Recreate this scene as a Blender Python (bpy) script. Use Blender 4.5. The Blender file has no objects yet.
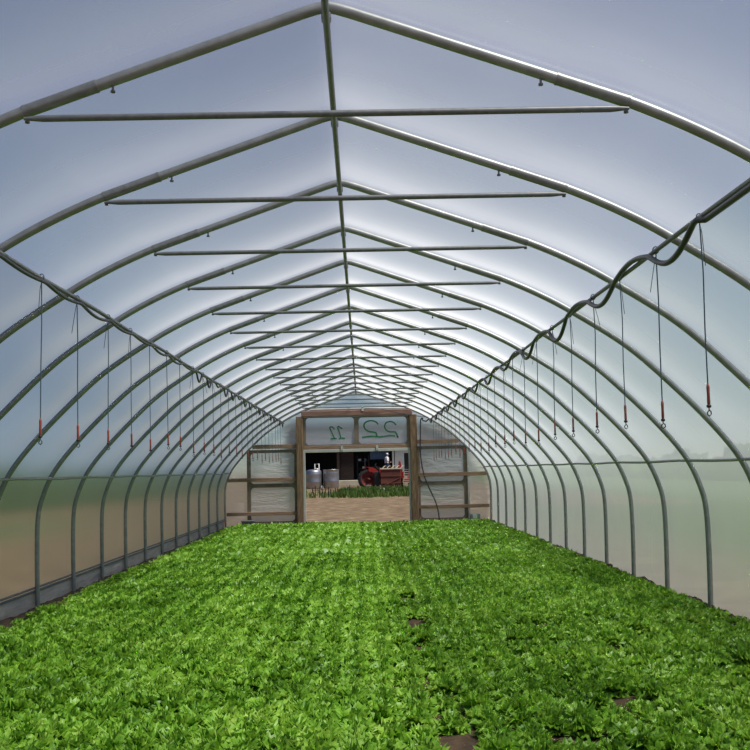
import bpy, math, random
import numpy as np
from mathutils import Vector, Matrix
random.seed(7); rng = np.random.default_rng(11)
SC = bpy.context.scene; COL = SC.collection
PI = math.pi

# ------------------------------------------------------------------ materials
def new_mat(name):
    m = bpy.data.materials.new(name); m.use_nodes = True
    nt = m.node_tree; nt.nodes.clear()
    out = nt.nodes.new('ShaderNodeOutputMaterial')
    return m, nt, out
def N(nt, kind, **kw):
    n = nt.nodes.new(kind)
    for k, v in kw.items():
        if k in n.inputs: n.inputs[k].default_value = v
        else: setattr(n, k, v)
    return n
def noise(nt, scale, detail=4, rough=.55, vec=None, coord='Object', stretch=None):
    tc = N(nt, 'ShaderNodeTexCoord'); s = tc.outputs['Object']
    if coord == 'World': s = N(nt, 'ShaderNodeNewGeometry').outputs['Position']
    if stretch:
        mp = N(nt, 'ShaderNodeMapping'); mp.inputs['Scale'].default_value = stretch
        nt.links.new(s, mp.inputs['Vector']); s = mp.outputs['Vector']
    n = N(nt, 'ShaderNodeTexNoise'); n.inputs['Scale'].default_value = scale
    n.inputs['Detail'].default_value = detail; n.inputs['Roughness'].default_value = rough
    nt.links.new(s, n.inputs['Vector'])
    return n.outputs['Fac']
def ramp(nt, fac, stops):
    r = N(nt, 'ShaderNodeValToRGB'); cr = r.color_ramp
    while len(cr.elements) > 1: cr.elements.remove(cr.elements[-1])
    cr.elements[0].position = stops[0][0]; cr.elements[0].color = (*stops[0][1], 1)
    for p, c in stops[1:]:
        e = cr.elements.new(p); e.color = (*c, 1)
    nt.links.new(fac, r.inputs['Fac']); return r.outputs['Color']
def bump(nt, fac, strength, dist=.02):
    b = N(nt, 'ShaderNodeBump'); b.inputs['Strength'].default_value = strength
    b.inputs['Distance'].default_value = dist
    nt.links.new(fac, b.inputs['Height']); return b.outputs['Normal']
def simple(name, c1, c2=None, rough=.6, metal=0, scale=20, bmp=0, stretch=None, spec=.5, coord='World'):
    m, nt, out = new_mat(name)
    p = N(nt, 'ShaderNodeBsdfPrincipled'); p.inputs['Roughness'].default_value = rough
    p.inputs['Metallic'].default_value = metal; p.inputs['Specular IOR Level'].default_value = spec
    f = noise(nt, scale, stretch=stretch, coord=coord)
    nt.links.new(ramp(nt, f, [(.3, c1), (.7, c2 or tuple(min(1, x*1.25) for x in c1))]), p.inputs['Base Color'])
    if bmp: nt.links.new(bump(nt, f, bmp), p.inputs['Normal'])
    nt.links.new(p.outputs['BSDF'], out.inputs['Surface'])
    return m

def film_mat(name, tau, tint, wrinkle=0.0, haze=(.86, .87, .85), gloss=.5, refl=.3, blur=0, clear=0):
    """thin polyethylene sheet: clear part falls off with the optical path, the rest scatters through and back"""
    m, nt, out = new_mat(name); L = nt.links.new
    g = N(nt, 'ShaderNodeNewGeometry')
    dot = N(nt, 'ShaderNodeVectorMath', operation='DOT_PRODUCT')
    L(g.outputs['Normal'], dot.inputs[0]); L(g.outputs['Incoming'], dot.inputs[1])
    ab = N(nt, 'ShaderNodeMath', operation='ABSOLUTE'); L(dot.outputs['Value'], ab.inputs[0])
    mx = N(nt, 'ShaderNodeMath', operation='MAXIMUM'); L(ab.outputs[0], mx.inputs[0]); mx.inputs[1].default_value = .03
    dv = N(nt, 'ShaderNodeMath', operation='DIVIDE'); dv.inputs[0].default_value = -tau; L(mx.outputs[0], dv.inputs[1])
    ex = N(nt, 'ShaderNodeMath', operation='EXPONENT'); L(dv.outputs[0], ex.inputs[0])
    if blur:
        tr = N(nt, 'ShaderNodeBsdfRefraction'); tr.inputs['Roughness'].default_value = blur; tr.inputs['IOR'].default_value = 1.04
    else: tr = N(nt, 'ShaderNodeBsdfTransparent')
    tr.inputs['Color'].default_value = (*tint, 1)
    if clear:
        t2 = N(nt, 'ShaderNodeBsdfTransparent'); t2.inputs['Color'].default_value = (*tint, 1)
        tm = N(nt, 'ShaderNodeMixShader'); tm.inputs[0].default_value = clear
        L(tr.outputs[0], tm.inputs[1]); L(t2.outputs[0], tm.inputs[2]); tr = tm
    tl = N(nt, 'ShaderNodeBsdfTranslucent'); df = N(nt, 'ShaderNodeBsdfDiffuse')
    f = noise(nt, 1.3, 5, .6, coord='World')
    hz = ramp(nt, f, [(.3, tuple(x*.93 for x in haze)), (.7, haze)])
    L(hz, tl.inputs['Color']); L(hz, df.inputs['Color'])
    sc = N(nt, 'ShaderNodeMixShader'); sc.inputs[0].default_value = refl
    L(tl.outputs[0], sc.inputs[1]); L(df.outputs[0], sc.inputs[2])
    a = N(nt, 'ShaderNodeMixShader'); L(ex.outputs[0], a.inputs[0])
    L(sc.outputs[0], a.inputs[1]); L(tr.outputs[0], a.inputs[2])
    gl = N(nt, 'ShaderNodeBsdfGlossy'); gl.inputs['Roughness'].default_value = .22
    fr = N(nt, 'ShaderNodeFresnel'); fr.inputs['IOR'].default_value = 1.4
    if wrinkle:
        w = noise(nt, 2.2, 4, .6, coord='World', stretch=(1, 1, 3.2))
        nb = bump(nt, w, wrinkle, .08); L(nb, gl.inputs['Normal']); L(nb, df.inputs['Normal']); L(nb, tl.inputs['Normal'])
    k = N(nt, 'ShaderNodeMath', operation='MULTIPLY'); L(fr.outputs[0], k.inputs[0]); k.inputs[1].default_value = gloss
    b = N(nt, 'ShaderNodeMixShader'); L(k.outputs[0], b.inputs[0]); L(a.outputs[0], b.inputs[1]); L(gl.outputs[0], b.inputs[2])
    L(b.outputs[0], out.inputs['Surface'])
    return m

def leaf_mat(name, dark, mid, light, scale, trans=.4):
    m, nt, out = new_mat(name); L = nt.links.new
    f1 = noise(nt, scale, 3, .6, coord='World'); f2 = noise(nt, 1.1, 3, .5, coord='World')
    mixf = N(nt, 'ShaderNodeMath', operation='MULTIPLY_ADD'); L(f1, mixf.inputs[0]); mixf.inputs[1].default_value = .6
    m2 = N(nt, 'ShaderNodeMath', operation='MULTIPLY'); L(f2, m2.inputs[0]); m2.inputs[1].default_value = .4
    L(m2.outputs[0], mixf.inputs[2])
    c = ramp(nt, mixf.outputs[0], [(.33, dark), (.5, mid), (.68, light)])
    p = N(nt, 'ShaderNodeBsdfPrincipled'); p.inputs['Roughness'].default_value = .42
    p.inputs['Specular IOR Level'].default_value = .35
    L(c, p.inputs['Base Color'])
    t = N(nt, 'ShaderNodeBsdfTranslucent')
    hs = N(nt, 'ShaderNodeHueSaturation'); hs.inputs['Hue'].default_value = .485; hs.inputs['Value'].default_value = 1.25
    L(c, hs.inputs['Color']); L(hs.outputs[0], t.inputs['Color'])
    ms = N(nt, 'ShaderNodeMixShader'); ms.inputs[0].default_value = trans
    L(p.outputs[0], ms.inputs[1]); L(t.outputs[0], ms.inputs[2]); L(ms.outputs[0], out.inputs['Surface'])
    return m

M = {}
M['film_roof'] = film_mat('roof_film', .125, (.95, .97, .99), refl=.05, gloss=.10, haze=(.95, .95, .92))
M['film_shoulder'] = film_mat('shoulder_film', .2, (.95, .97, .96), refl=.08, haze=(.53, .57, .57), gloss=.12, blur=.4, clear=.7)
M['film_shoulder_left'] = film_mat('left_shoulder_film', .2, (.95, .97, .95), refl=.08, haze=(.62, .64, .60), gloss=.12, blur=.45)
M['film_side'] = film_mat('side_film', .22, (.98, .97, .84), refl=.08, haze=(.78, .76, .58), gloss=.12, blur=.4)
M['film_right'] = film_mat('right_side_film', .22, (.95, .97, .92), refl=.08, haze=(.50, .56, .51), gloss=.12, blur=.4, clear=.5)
M['film_end'] = film_mat('end_film', .5, (.92, .94, .96), wrinkle=.9, gloss=.9, blur=.42, refl=.8, haze=(.92, .89, .87))
M['film_pane'] = film_mat('pane_film', .6, (.92, .94, 1.0), wrinkle=.2, gloss=.8, blur=.42, refl=.8, haze=(.92, .92, .97))
M['galv'] = simple('galvanized_steel', (.26, .265, .255), (.35, .355, .34), rough=.45, metal=.6, scale=14, spec=.5)
M['galv_dull'] = simple('galvanized_dull', (.15, .155, .155), (.21, .215, .215), rough=.5, metal=.5, scale=30)
M['sleeve'] = simple('sleeve_steel', (.20, .205, .195), (.28, .285, .27), rough=.45, metal=.6, scale=22)
M['bright'] = simple('bright_steel', (.6, .6, .6), (.7, .7, .7), rough=.25, metal=.9)
M['bolt'] = simple('bolt_steel', (.12, .12, .12), (.2, .2, .2), rough=.5, metal=.6)
M['hose'] = simple('black_hose', (.018, .018, .022), (.035, .035, .042), rough=.42, scale=40)
M['cord'] = simple('cord_blue_black', (.05, .085, .115), (.08, .12, .15), rough=.8, scale=200)
M['handle'] = simple('red_handle', (.24, .045, .028), (.34, .075, .045), rough=.5, scale=60)
M['black'] = simple('black_plastic', (.012, .012, .014), (.025, .025, .028), rough=.5)
M['twine'] = simple('twine', (.07, .075, .07), (.12, .12, .1), rough=.9)
M['wood'] = simple('weathered_wood', (.13, .075, .042), (.29, .185, .105), rough=.85, scale=3, bmp=.3, stretch=(9, 9, 1.2))
M['wood_h'] = simple('weathered_rail_wood', (.20, .122, .078), (.35, .23, .15), rough=.85, scale=3, bmp=.3, stretch=(1.2, 9, 9))
M['wood_red'] = simple('reddish_beam_wood', (.17, .085, .063), (.31, .175, .13), rough=.8, scale=3, bmp=.3, stretch=(1.2, 9, 9))
M['frame'] = simple('dark_door_frame', (.14, .105, .078), (.25, .195, .145), rough=.8, scale=5)
M['grey_wood'] = simple('grey_board', (.34, .31, .26), (.55, .51, .44), rough=.9, scale=2.5, bmp=.3, stretch=(8, .8, 8))
M['white'] = simple('white_paint', (.55, .54, .50), (.66, .65, .61), rough=.6, scale=4)
M['pale_trim'] = simple('pale_trim', (.42, .41, .37), (.52, .51, .46), rough=.7, scale=4)
M['green_ink'] = simple('green_marker', (.004, .15, .04), (.01, .22, .06), rough=.6)
M['soil'] = simple('dark_soil', (.036, .021, .010), (.11, .066, .032), rough=.95, scale=9, bmp=.9)
M['clod'] = simple('soil_clod', (.014, .009, .005), (.045, .027, .016), rough=.95, scale=25, bmp=.8)
M['lettuce'] = leaf_mat('lettuce_leaf', (.045, .14, .010), (.20, .43, .03), (.47, .70, .12), 18, .33)
M['weed'] = leaf_mat('weed_leaf', (.06, .16, .02), (.14, .26, .03), (.32, .42, .08), 9)
M['grass'] = leaf_mat('grass_blade', (.04, .085, .018), (.085, .16, .03), (.17, .24, .06), 3, .3)

# ------------------------------------------------------------------ mesh helpers
class MB:
    def __init__(s): s.v = []; s.f = []; s.smooth = []
    def add(s, vs, fs, smooth=True):
        o = len(s.v); s.v += [tuple(v) for v in vs]
        s.f += [tuple(i+o for i in f) for f in fs]; s.smooth += [smooth]*len(fs); return s
    def box(s, x0, x1, y0, y1, z0, z1, bev=.004):
        b = min(bev, (x1-x0)*.3, (y1-y0)*.3, (z1-z0)*.3)
        # chamfered box: 24 vertices
        vs = []; idx = {}
        X = (x0, x1); Y = (y0, y1); Z = (z0, z1)
        for i in (0, 1):
            for j in (0, 1):
                for k in (0, 1):
                    sx, sy, sz = (1-2*i)*b, (1-2*j)*b, (1-2*k)*b
                    idx[i, j, k, 0] = len(vs); vs.append((X[i], Y[j]+sy, Z[k]+sz))
                    idx[i, j, k, 1] = len(vs); vs.append((X[i]+sx, Y[j], Z[k]+sz))
                    idx[i, j, k, 2] = len(vs); vs.append((X[i]+sx, Y[j]+sy, Z[k]))
        fs = []
        def q(a): fs.append(tuple(idx[t] for t in a))
        for i in (0, 1): q([(i, 0, 0, 0), (i, 1, 0, 0), (i, 1, 1, 0), (i, 0, 1, 0)])
        for j in (0, 1): q([(0, j, 0, 1), (1, j, 0, 1), (1, j, 1, 1), (0, j, 1, 1)])
        for k in (0, 1): q([(0, 0, k, 2), (1, 0, k, 2), (1, 1, k, 2), (0, 1, k, 2)])
        for i in (0, 1):
            for j in (0, 1): q([(i, j, 0, 0), (i, j, 1, 0), (i, j, 1, 1), (i, j, 0, 1)])
        for i in (0, 1):
            for k in (0, 1): q([(i, 0, k, 0), (i, 1, k, 0), (i, 1, k, 2), (i, 0, k, 2)])
        for j in (0, 1):
            for k in (0, 1): q([(0, j, k, 1), (1, j, k, 1), (1, j, k, 2), (0, j, k, 2)])
        for i in (0, 1):
            for j in (0, 1):
                for k in (0, 1): q([(i, j, k, 0), (i, j, k, 1), (i, j, k, 2)])
        return s.add(vs, fs, False)
    def tube(s, pts, r, seg=10, closed=False, caps=True):
        P = [Vector(p) for p in pts]; n = len(P); rr = r if isinstance(r, (list, tuple)) else [r]*n
        T = []
        for i in range(n):
            a = P[(i-1) % n] if (closed or i > 0) else P[i]
            b = P[(i+1) % n] if (closed or i < n-1) else P[i]
            T.append((b-a).normalized())
        up = Vector((0, 0, 1)) if abs(T[0].z) < .9 else Vector((0, 1, 0))
        u = T[0].cross(up).normalized(); vs = []
        for i in range(n):
            u = (u - T[i]*u.dot(T[i])).normalized(); w = T[i].cross(u)
            for k in range(seg):
                a = 2*PI*k/seg; vs.append(P[i] + (u*math.cos(a)+w*math.sin(a))*rr[i])
        fs = []
        for i in range(n if closed else n-1):
            j = (i+1) % n
            for k in range(seg):
                l = (k+1) % seg; fs.append((i*seg+k, j*seg+k, j*seg+l, i*seg+l))
        s.add(vs, fs, True)
        if caps and not closed:
            o = len(s.v); s.v += [tuple(v) for v in vs[:seg]]+[tuple(v) for v in vs[-seg:]]   # caps keep their own vertices
            s.f.append(tuple(o+k for k in range(seg))); s.smooth.append(False)
            s.f.append(tuple(o+seg+k for k in reversed(range(seg)))); s.smooth.append(False)
        return s
    def lathe(s, prof, c=(0, 0, 0), axis='z', seg=28):
        vs = []; n = len(prof)
        for r, h in prof:
            for k in range(seg):
                a = 2*PI*k/seg; x, y = r*math.cos(a), r*math.sin(a)
                p = (x, y, h) if axis == 'z' else ((x, h, y) if axis == 'y' else (h, x, y))
                vs.append((p[0]+c[0], p[1]+c[1], p[2]+c[2]))
        fs = [(i*seg+k, i*seg+(k+1) % seg, (i+1)*seg+(k+1) % seg, (i+1)*seg+k) for i in range(n-1) for k in range(seg)]
        return s.add(vs, fs, True)
    def prism(s, poly, y0, y1):
        n = len(poly); vs = [(x, y0, z) for x, z in poly]+[(x, y1, z) for x, z in poly]
        fs = [tuple(range(n)), tuple(range(2*n-1, n-1, -1))]+[(i, i+n, (i+1) % n+n, (i+1) % n) for i in range(n)]
        return s.add(vs, fs, False)
    def build(s, name, mat, parent=None, loc=None):
        me = bpy.data.meshes.new(name); me.from_pydata(s.v, [], s.f); me.update()
        me.polygons.foreach_set('use_smooth', s.smooth); me.materials.append(mat)
        o = bpy.data.objects.new(name, me); COL.objects.link(o)
        if parent: o.parent = parent
        if loc: o.location = loc
        return o
def tag(o, label=None, cat=None, group=None, kind=None):
    if label: o['label'] = label
    if cat: o['category'] = cat
    if group: o['group'] = group
    if kind: o['kind'] = kind
    return o
def empty(name, loc, label, cat, group=None, rz=0):
    o = bpy.data.objects.new(name, None); COL.objects.link(o); o.location = loc; o.rotation_euler.z = rz
    o.empty_display_size = .1
    return tag(o, label, cat, group)
def copy_tree(o, parent=None):
    c = o.copy(); COL.objects.link(c)
    if parent: c.parent = parent
    for ch in list(o.children): copy_tree(ch, c)
    return c
ORD = ['nearest', 'second', 'third', 'fourth', 'fifth', 'sixth', 'seventh', 'eighth', 'ninth', 'tenth', 'eleventh', 'twelfth', 'thirteenth']

# ------------------------------------------------------------------ profile of the house
KEY = [(1.5, 3.318), (1.83, 3.168), (2.15, 2.988), (2.65, 2.655), (3.07, 2.27), (3.42, 1.90), (3.655, 1.59), (3.785, 1.29), (3.835, 1.03), (3.84, .55), (3.825, -.10)]
def crom(K, n=6):
    out = []
    for i in range(len(K)-1):
        p0 = K[max(i-1, 0)]; p1 = K[i]; p2 = K[i+1]; p3 = K[min(i+2, len(K)-1)]
        if i == 0: p0 = (p1[0]-.33, p1[1]+.33*.365)
        for k in range(n):
            t = k/n
            out.append(tuple(.5*((2*b)+(-a+c)*t+(2*a-5*b+4*c-d)*t*t+(-a+3*b-3*c+d)*t**3) for a, b, c, d in zip(p0, p1, p2, p3)))
    out.append(K[-1]); return out
HALF = [(0, 3.835), (.05, 3.825), (.12, 3.803), (.5, 3.670), (1.0, 3.495)] + crom(KEY)
def z_at(x):
    for a, b in zip(HALF, HALF[1:]):
        if a[0] <= x <= b[0]: return a[1]+(b[1]-a[1])*(x-a[0])/(b[0]-a[0])
    return 1.0
S = 1.52; Y1 = 3.13*S; NA = 17; YE = Y1+16*S           # arches every 5 ft; end wall
def offset_half(d):
    out = []
    for i, (x, z) in enumerate(HALF):
        a = HALF[max(i-1, 0)]; b = HALF[min(i+1, len(HALF)-1)]
        tx, tz = b[0]-a[0], b[1]-a[1]; l = math.hypot(tx, tz)
        nx, nz = -tz/l, tx/l
        if nz < 0 and nx < 0: nx, nz = -nx, -nz
        if i == 0: nx, nz = 0, 1
        if nx < 0: nx, nz = -nx, -nz
        out.append((x+nx*d, z+nz*d))
    return out

# ------------------------------------------------------------------ arches
def side_path(sg, z_lo, z_hi=9):
    return [(sg*x, 0, z) for x, z in HALF if z_lo <= z <= z_hi]
def make_arch():
    root = empty('hoop_arch', (0, Y1, 0), '', 'arch', 'galvanized hoops of the greenhouse')
    for sg in (-1, 1):
        MB().tube(side_path(sg, -1), .029, 12).build('bow', M['galv'], root)
    MB().tube([(-1.47, -.036, z_at(1.5)-.040), (-1.38, -.034, z_at(1.5)-.040), (1.38, -.034, z_at(1.5)-.040), (1.47, -.036, z_at(1.5)-.040)], [.008, .0165, .0165, .008], 10).build('collar_tie', M['galv_dull'], root)
    for sg in (-1, 1):
        a = Vector((sg*1.13, 0, z_at(1.13))); b = Vector((sg*1.48, 0, z_at(1.48)))
        d = (b-a).normalized()
        m = MB().tube([a, b], .032, 12)
        m.tube([a-d*.004, a+d*.008], .0335, 12); m.tube([b-d*.008, b+d*.004], .0335, 12)
        m.build('coupling_sleeve', M['sleeve'], root)
        for x in (1.05, 1.465):
            z = z_at(x)
            MB().tube([(sg*x, 0, z-.025), (sg*x, 0, z-.06)], .006, 6).lathe([(0, z-.052), (.012, z-.052), (.012, z-.062), (0, z-.062)], (sg*x, 0, 0), seg=6).build('bolt', M['bolt'], root)
    # clamp where the ridge purlin is held
    MB().box(-.024, .024, -.032, .032, 3.76, 3.80, .008).build('ridge_clamp', M['galv_dull'], root)
    return root
arch0 = make_arch()
for i in range(NA):
    o = arch0 if i == 0 else copy_tree(arch0)
    o.location.y = Y1+i*S
    if i < 9: w = f'galvanized hoop arch with collar tie, {ORD[i]} in line with the largest hoop counted first'
    elif i == NA-1: w = 'galvanized hoop arch standing against the wooden end wall'
    else: w = f'galvanized hoop arch with collar tie, {ORD[NA-1-i]} with the end wall hoop counted first'
    if i == 0: w = 'largest galvanized hoop arch, its tie crossing high in the view'
    o['label'] = w

# ------------------------------------------------------------------ purlins and rails (run the whole house)
YB, YF = -2.6, YE+.03
def run(name, x, z, r, mat, label, cat, wob=.0, y0=YB):
    pts = []; n = 60
    for k in range(n+1):
        y = y0+(YF-y0)*k/n
        pts.append((x+wob*math.sin(y*1.7), y, z+wob*math.sin(y*2.3+1)))
    return tag(MB().tube(pts, r, 10).build(name, M[mat]), label, cat)
run('ridge_purlin', 0, 3.765, .018, 'galv_dull', 'straight galvanized purlin pipe running along the roof ridge', 'pipe')
PX, PZ = 2.115, z_at(2.115)-.052
run('purlin', -PX, PZ, .018, 'galv_dull', 'galvanized purlin pipe along the left shoulder of the roof', 'pipe', .004)
run('purlin', PX, PZ, .0165, 'galv_dull', 'galvanized purlin pipe along the right shoulder, wound with black hose', 'pipe', .003)
RX, RZ = 3.665, 1.53
run('side_rail', -RX, RZ, .016, 'galv', 'thin horizontal pipe rail along the left side wall', 'rail', .005)
run('side_rail', RX, RZ+.04, .016, 'galv', 'thin horizontal pipe rail along the right side wall', 'rail', .005)

# ------------------------------------------------------------------ film cover
OFF = offset_half(.036)
def sheet(name, pts, label, mat, sag=True):
    ys = [YB]; y = Y1-5*S
    grid = []
    k = -5
    while True:
        for t in (0, .1, .2, .3, .4, .5, .6, .7, .8, .9):
            yy = Y1+(k+t)*S
            if YB < yy <= YE+.06: grid.append((yy, t))
        k += 1
        if Y1+k*S > YE+.2: break
    grid = [(YB, .0)]+grid
    vs = []; n = len(pts)
    for yy, t in grid:
        s = .05*math.sin(PI*t)**1.3 if sag else 0     # the sheet dips a little between hoops
        for x, z in pts:
            k = s*min(1, max(0, (z-1.53)/.8))
            vs.append((x*(1-k*.15), yy, z-k))
    fs = [(i*n+j, i*n+j+1, (i+1)*n+j+1, (i+1)*n+j) for i in range(len(grid)-1) for j in range(n-1)]
    o = MB().add(vs, fs, True).build(name, mat)
    tag(o, label, 'film', kind='structure'); return o
roof_half = [p for p in OFF if p[1] >= 2.985]
roof = [(-x, z) for x, z in reversed(roof_half)]+roof_half[1:]
sh_ = [roof_half[-1]]+[p for p in OFF if 1.53 <= p[1] < 2.985]
lo = [p for p in OFF if p[1] < 1.53]
wl = [(-sh_[-1][0], sh_[-1][1])]+[(-x, z) for x, z in lo if z > .2]+[(-3.875, .19)]
wr = [sh_[-1]]+[p for p in lo if p[1] > .03]+[(3.865, -.02)]
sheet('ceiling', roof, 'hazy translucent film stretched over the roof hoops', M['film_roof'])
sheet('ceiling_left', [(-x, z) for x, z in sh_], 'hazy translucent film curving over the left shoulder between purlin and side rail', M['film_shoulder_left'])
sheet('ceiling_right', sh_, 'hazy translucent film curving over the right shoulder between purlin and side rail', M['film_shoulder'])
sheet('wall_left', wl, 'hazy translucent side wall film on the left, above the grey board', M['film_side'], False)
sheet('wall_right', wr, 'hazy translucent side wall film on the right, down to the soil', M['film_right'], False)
# left base board and the channels that clamp the film
tag(MB().box(-3.915, -3.877, YB, YF, -.05, .155, .004).build('baseboard_left', M['grey_wood']), 'weathered grey board along the foot of the left side wall', 'board', kind='structure')
tag(MB().tube([(-3.865, YB, .215), (-3.865, YF, .215)], .014, 8).build('roll_pipe', M['galv_dull']), 'thin pipe clamped along the lower edge of the left wall film', 'pipe')
tag(MB().box(-3.885, -3.862, YB, YF, .160, .186, .003).build('film_channel', M['galv_dull']), 'flat metal film channel on top of the left grey board', 'channel')

# ------------------------------------------------------------------ hanging cords with red handles
def make_cord(L, variant):
    variant = variant
    root = empty('hanging_cord', (0, 0, 0), '', 'cord')
    Lc = L-.13
    MB().tube([(0, 0, .02), (.004*variant, 0, -Lc*.3), (0, 0, -Lc*.65), (0, 0, -Lc)], .0042, 6).tube([(0.02*math.cos(a), 0.0, .035+.024*math.sin(a)) for a in np.linspace(0, 2*PI, 12, False)], .004, 5, closed=True).build('cord', M['cord'], root)
    MB().lathe([(0, -Lc+.01), (.006, -Lc+.008), (.0095, -Lc-.01), (.0085, -Lc-.05), (.0095, -Lc-.10), (.007, -Lc-.113), (0, -Lc-.115)], seg=10).build('handle', M['handle'], root)
    MB().lathe([(0, -Lc-.108), (.012, -Lc-.11), (.014, -Lc-.118), (.012, -Lc-.126), (0, -Lc-.128)], seg=10).build('stopper', M['black'], root)
    hk = [(0, 0, -L+.005), (0.0, 0, -L-.008), (.012, 0, -L-.018), (.014, 0, -L-.032), (.003, 0, -L-.044), (-.011, 0, -L-.036), (-.012, 0, -L-.024), (-.003, 0, -L-.014)]
    MB().tube(hk, .0042, 6).build('hook', M['bolt'], root)
    if variant in (1, 2):
        sg = -1 if variant == 1 else 1
        MB().tube([(0, 0, .0), (.012*sg, 0, -.05), (.035*sg, .02, -.16), (.05*sg, .03, -.24)], .0025, 5).build('loose_end', M['twine'], root)
    return root
Lbase = PZ-1.80
protos = [make_cord(Lbase+d, v) for d, v in ((-.05, 1), (-.085, 2), (-.11, 0), (-.025, 0))]
used = set()
def hang(sg, y, i, n):
    v = [0, 1, 2, 3][random.randrange(4)]
    if sg < 0 and i in (0, 1, 3): v = 0
    if sg > 0 and i in (3, 4): v = 1
    o = protos[v]
    if v in used: o = copy_tree(o)
    used.add(v)
    o.location = (sg*PX, y, PZ-.03); o.rotation_euler = (random.uniform(-.012, .012), (.016 if sg > 0 else -.02)*random.uniform(.3, 1.1), random.uniform(-.5, .5))
    side = 'right' if sg > 0 else 'left'
    if i == 0: w = f'black cord with red handle hanging nearest the viewer from the {side} purlin'
    elif i < 12: w = f'black cord with red handle, {ORD[i]} along the {side} purlin from the viewer'
    elif i == n-1: w = f'black cord with red handle, last on the {side} purlin beside the end wall'
    else: w = f'black cord with red handle, {ORD[n-1-i]} back from the end wall on the {side} purlin'
    o['label'] = w; o['group'] = f'cords with red handles on the {side} purlin'
ysR = [5.66+.905*k for k in range(25)]; ysL = [7.03+.905*k for k in range(24)]
for i, y in enumerate(ysR): hang(1, y+random.uniform(-.05, .05)*(i > 0), i, 25)
for i, y in enumerate(ysL): hang(-1, y+random.uniform(-.06, .06)*(i > 0), i, 24)

# ------------------------------------------------------------------ hoses
def hose_right():
    pts = []; y = YB
    while y < YE-.35:
        a = (y-5.66)/.905
        if y < 5.55: dx, dz = -.004, -.036
        else:
            ph = a*PI; s = math.sin(ph); k = int(math.floor(a))
            amp = (.125 if s > 0 else .045)*(1 if y < 12 else .78)*(1+.22*math.sin(k*2.1))
            amp *= min(1, max(0, (y-5.55)/.1))
            dz = -.03-s*amp if s > 0 else -.03-s*amp
            dx = -.036 if s > 0 else -.038
        pts.append((PX+dx, y, PZ+dz)); y += .045
    ye = YE-.13
    pts += [(PX-.10, ye-.08, PZ-.05), (PX-.22, ye, PZ-.02), (1.93, ye, 3.02), (1.86, ye, 2.99), (1.845, ye, 2.85), (1.835, ye, 2.5), (1.82, ye, 2.1), (1.84, ye, 1.75), (1.90, ye, 1.4), (1.98, ye, 1.15), (2.10, ye, .88), (2.22, ye, .62), (2.28, ye, .4), (2.31, ye, .2), (2.32, ye, .02)]
    return pts
def smooth(pts, it=1):
    P = [Vector(p) for p in pts]
    for _ in range(it):
        Q = [P[0]]
        for a, b in zip(P, P[1:]): Q += [a*.75+b*.25, a*.25+b*.75]
        P = Q+[P[-1]]
    return P
hp = hose_right()
tag(MB().tube(hp[:-15]+smooth(hp[-15:], 2), .019, 8).build('irrigation_hose', M['hose']), 'black hose winding around the right purlin and dropping down the end wall', 'hose')
pts = []; y = YB
while y < YE-.3:
    a = (y-7.03)/.905; k = math.floor(a); t = a-k
    if y < 13.5: dz = -.035-.028*abs(math.sin(PI*a))*(1+.4*math.sin(k*1.7)); 
    else: dz = -.035-(.12*max(0, math.sin(2*PI*(t-.15)))*(1 if (k % 3) else .35))
    pts.append((-PX+.032, y, PZ+dz)); y += .06
tag(MB().tube(pts, .0135, 8).build('irrigation_hose', M['hose']), 'black hose strapped under the left purlin with small drooping loops', 'hose')
ye = YE-.14
tag(MB().tube(smooth([(.25, ye, 3.33), (.7, ye, 3.30), (1.2, ye, 3.18), (1.65, ye, 3.09), (1.9, ye, 3.045), (2.0, ye, 3.05)], 2), .009, 6).build('wire', M['hose']), 'thin black wire crossing in front of the end wall header', 'wire')

# ------------------------------------------------------------------ end wall
YW = YE+.07            # film plane
opn = 1.55; top = 3.30
outline = [p for p in OFF if p[1] >= 0.02]
def end_side(sg):
    c = [(x, z) for x, z in outline if x >= opn]
    zi = outline[0]
    ztop = None
    for a, b in zip(OFF, OFF[1:]):
        if a[0] <= opn <= b[0]: ztop = a[1]+(b[1]-a[1])*(opn-a[0])/(b[0]-a[0])
    n = len(c)
    # rows from the inner edge to the curve
    cols = 10; vs = []; fs = []
    curve = [(opn, ztop)]+c
    # resample curve by height
    hs = np.linspace(ztop-.001, .0, 34)
    cz = [z for x, z in curve]; cx = [x for x, z in curve]
    for h in hs:
        xm = np.interp(-h, [-z for z in cz], cx) if h > .03 else cx[-1]
        for k in range(cols+1):
            vs.append((sg*(opn+(xm-opn)*k/cols), YW, h))
    for i in range(len(hs)-1):
        for k in range(cols): fs.append((i*(cols+1)+k, i*(cols+1)+k+1, (i+1)*(cols+1)+k+1, (i+1)*(cols+1)+k))
    return vs, fs
m = MB()
for sg in (-1, 1): m.add(*end_side(sg), True)
# gable triangle above the header
gp = [p for p in OFF if p[0] < opn]; base = 3.2
for sg in (-1, 1):
    vs = []; 
    xs = [p[0] for p in gp]+[opn]; zs = [p[1] for p in gp]+[np.interp(opn, [p[0] for p in OFF[:8]], [p[1] for p in OFF[:8]])]
    for x, z in zip(xs, zs): vs += [(sg*x, YW, z), (sg*x, YW, base)]
    m.add(vs, [(2*i, 2*i+1, 2*i+3, 2*i+2) for i in range(len(xs)-1)], True)
tag(m.build('wall_back', M['film_end']), 'wrinkled translucent film closing the far end wall', 'film', kind='structure')

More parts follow.
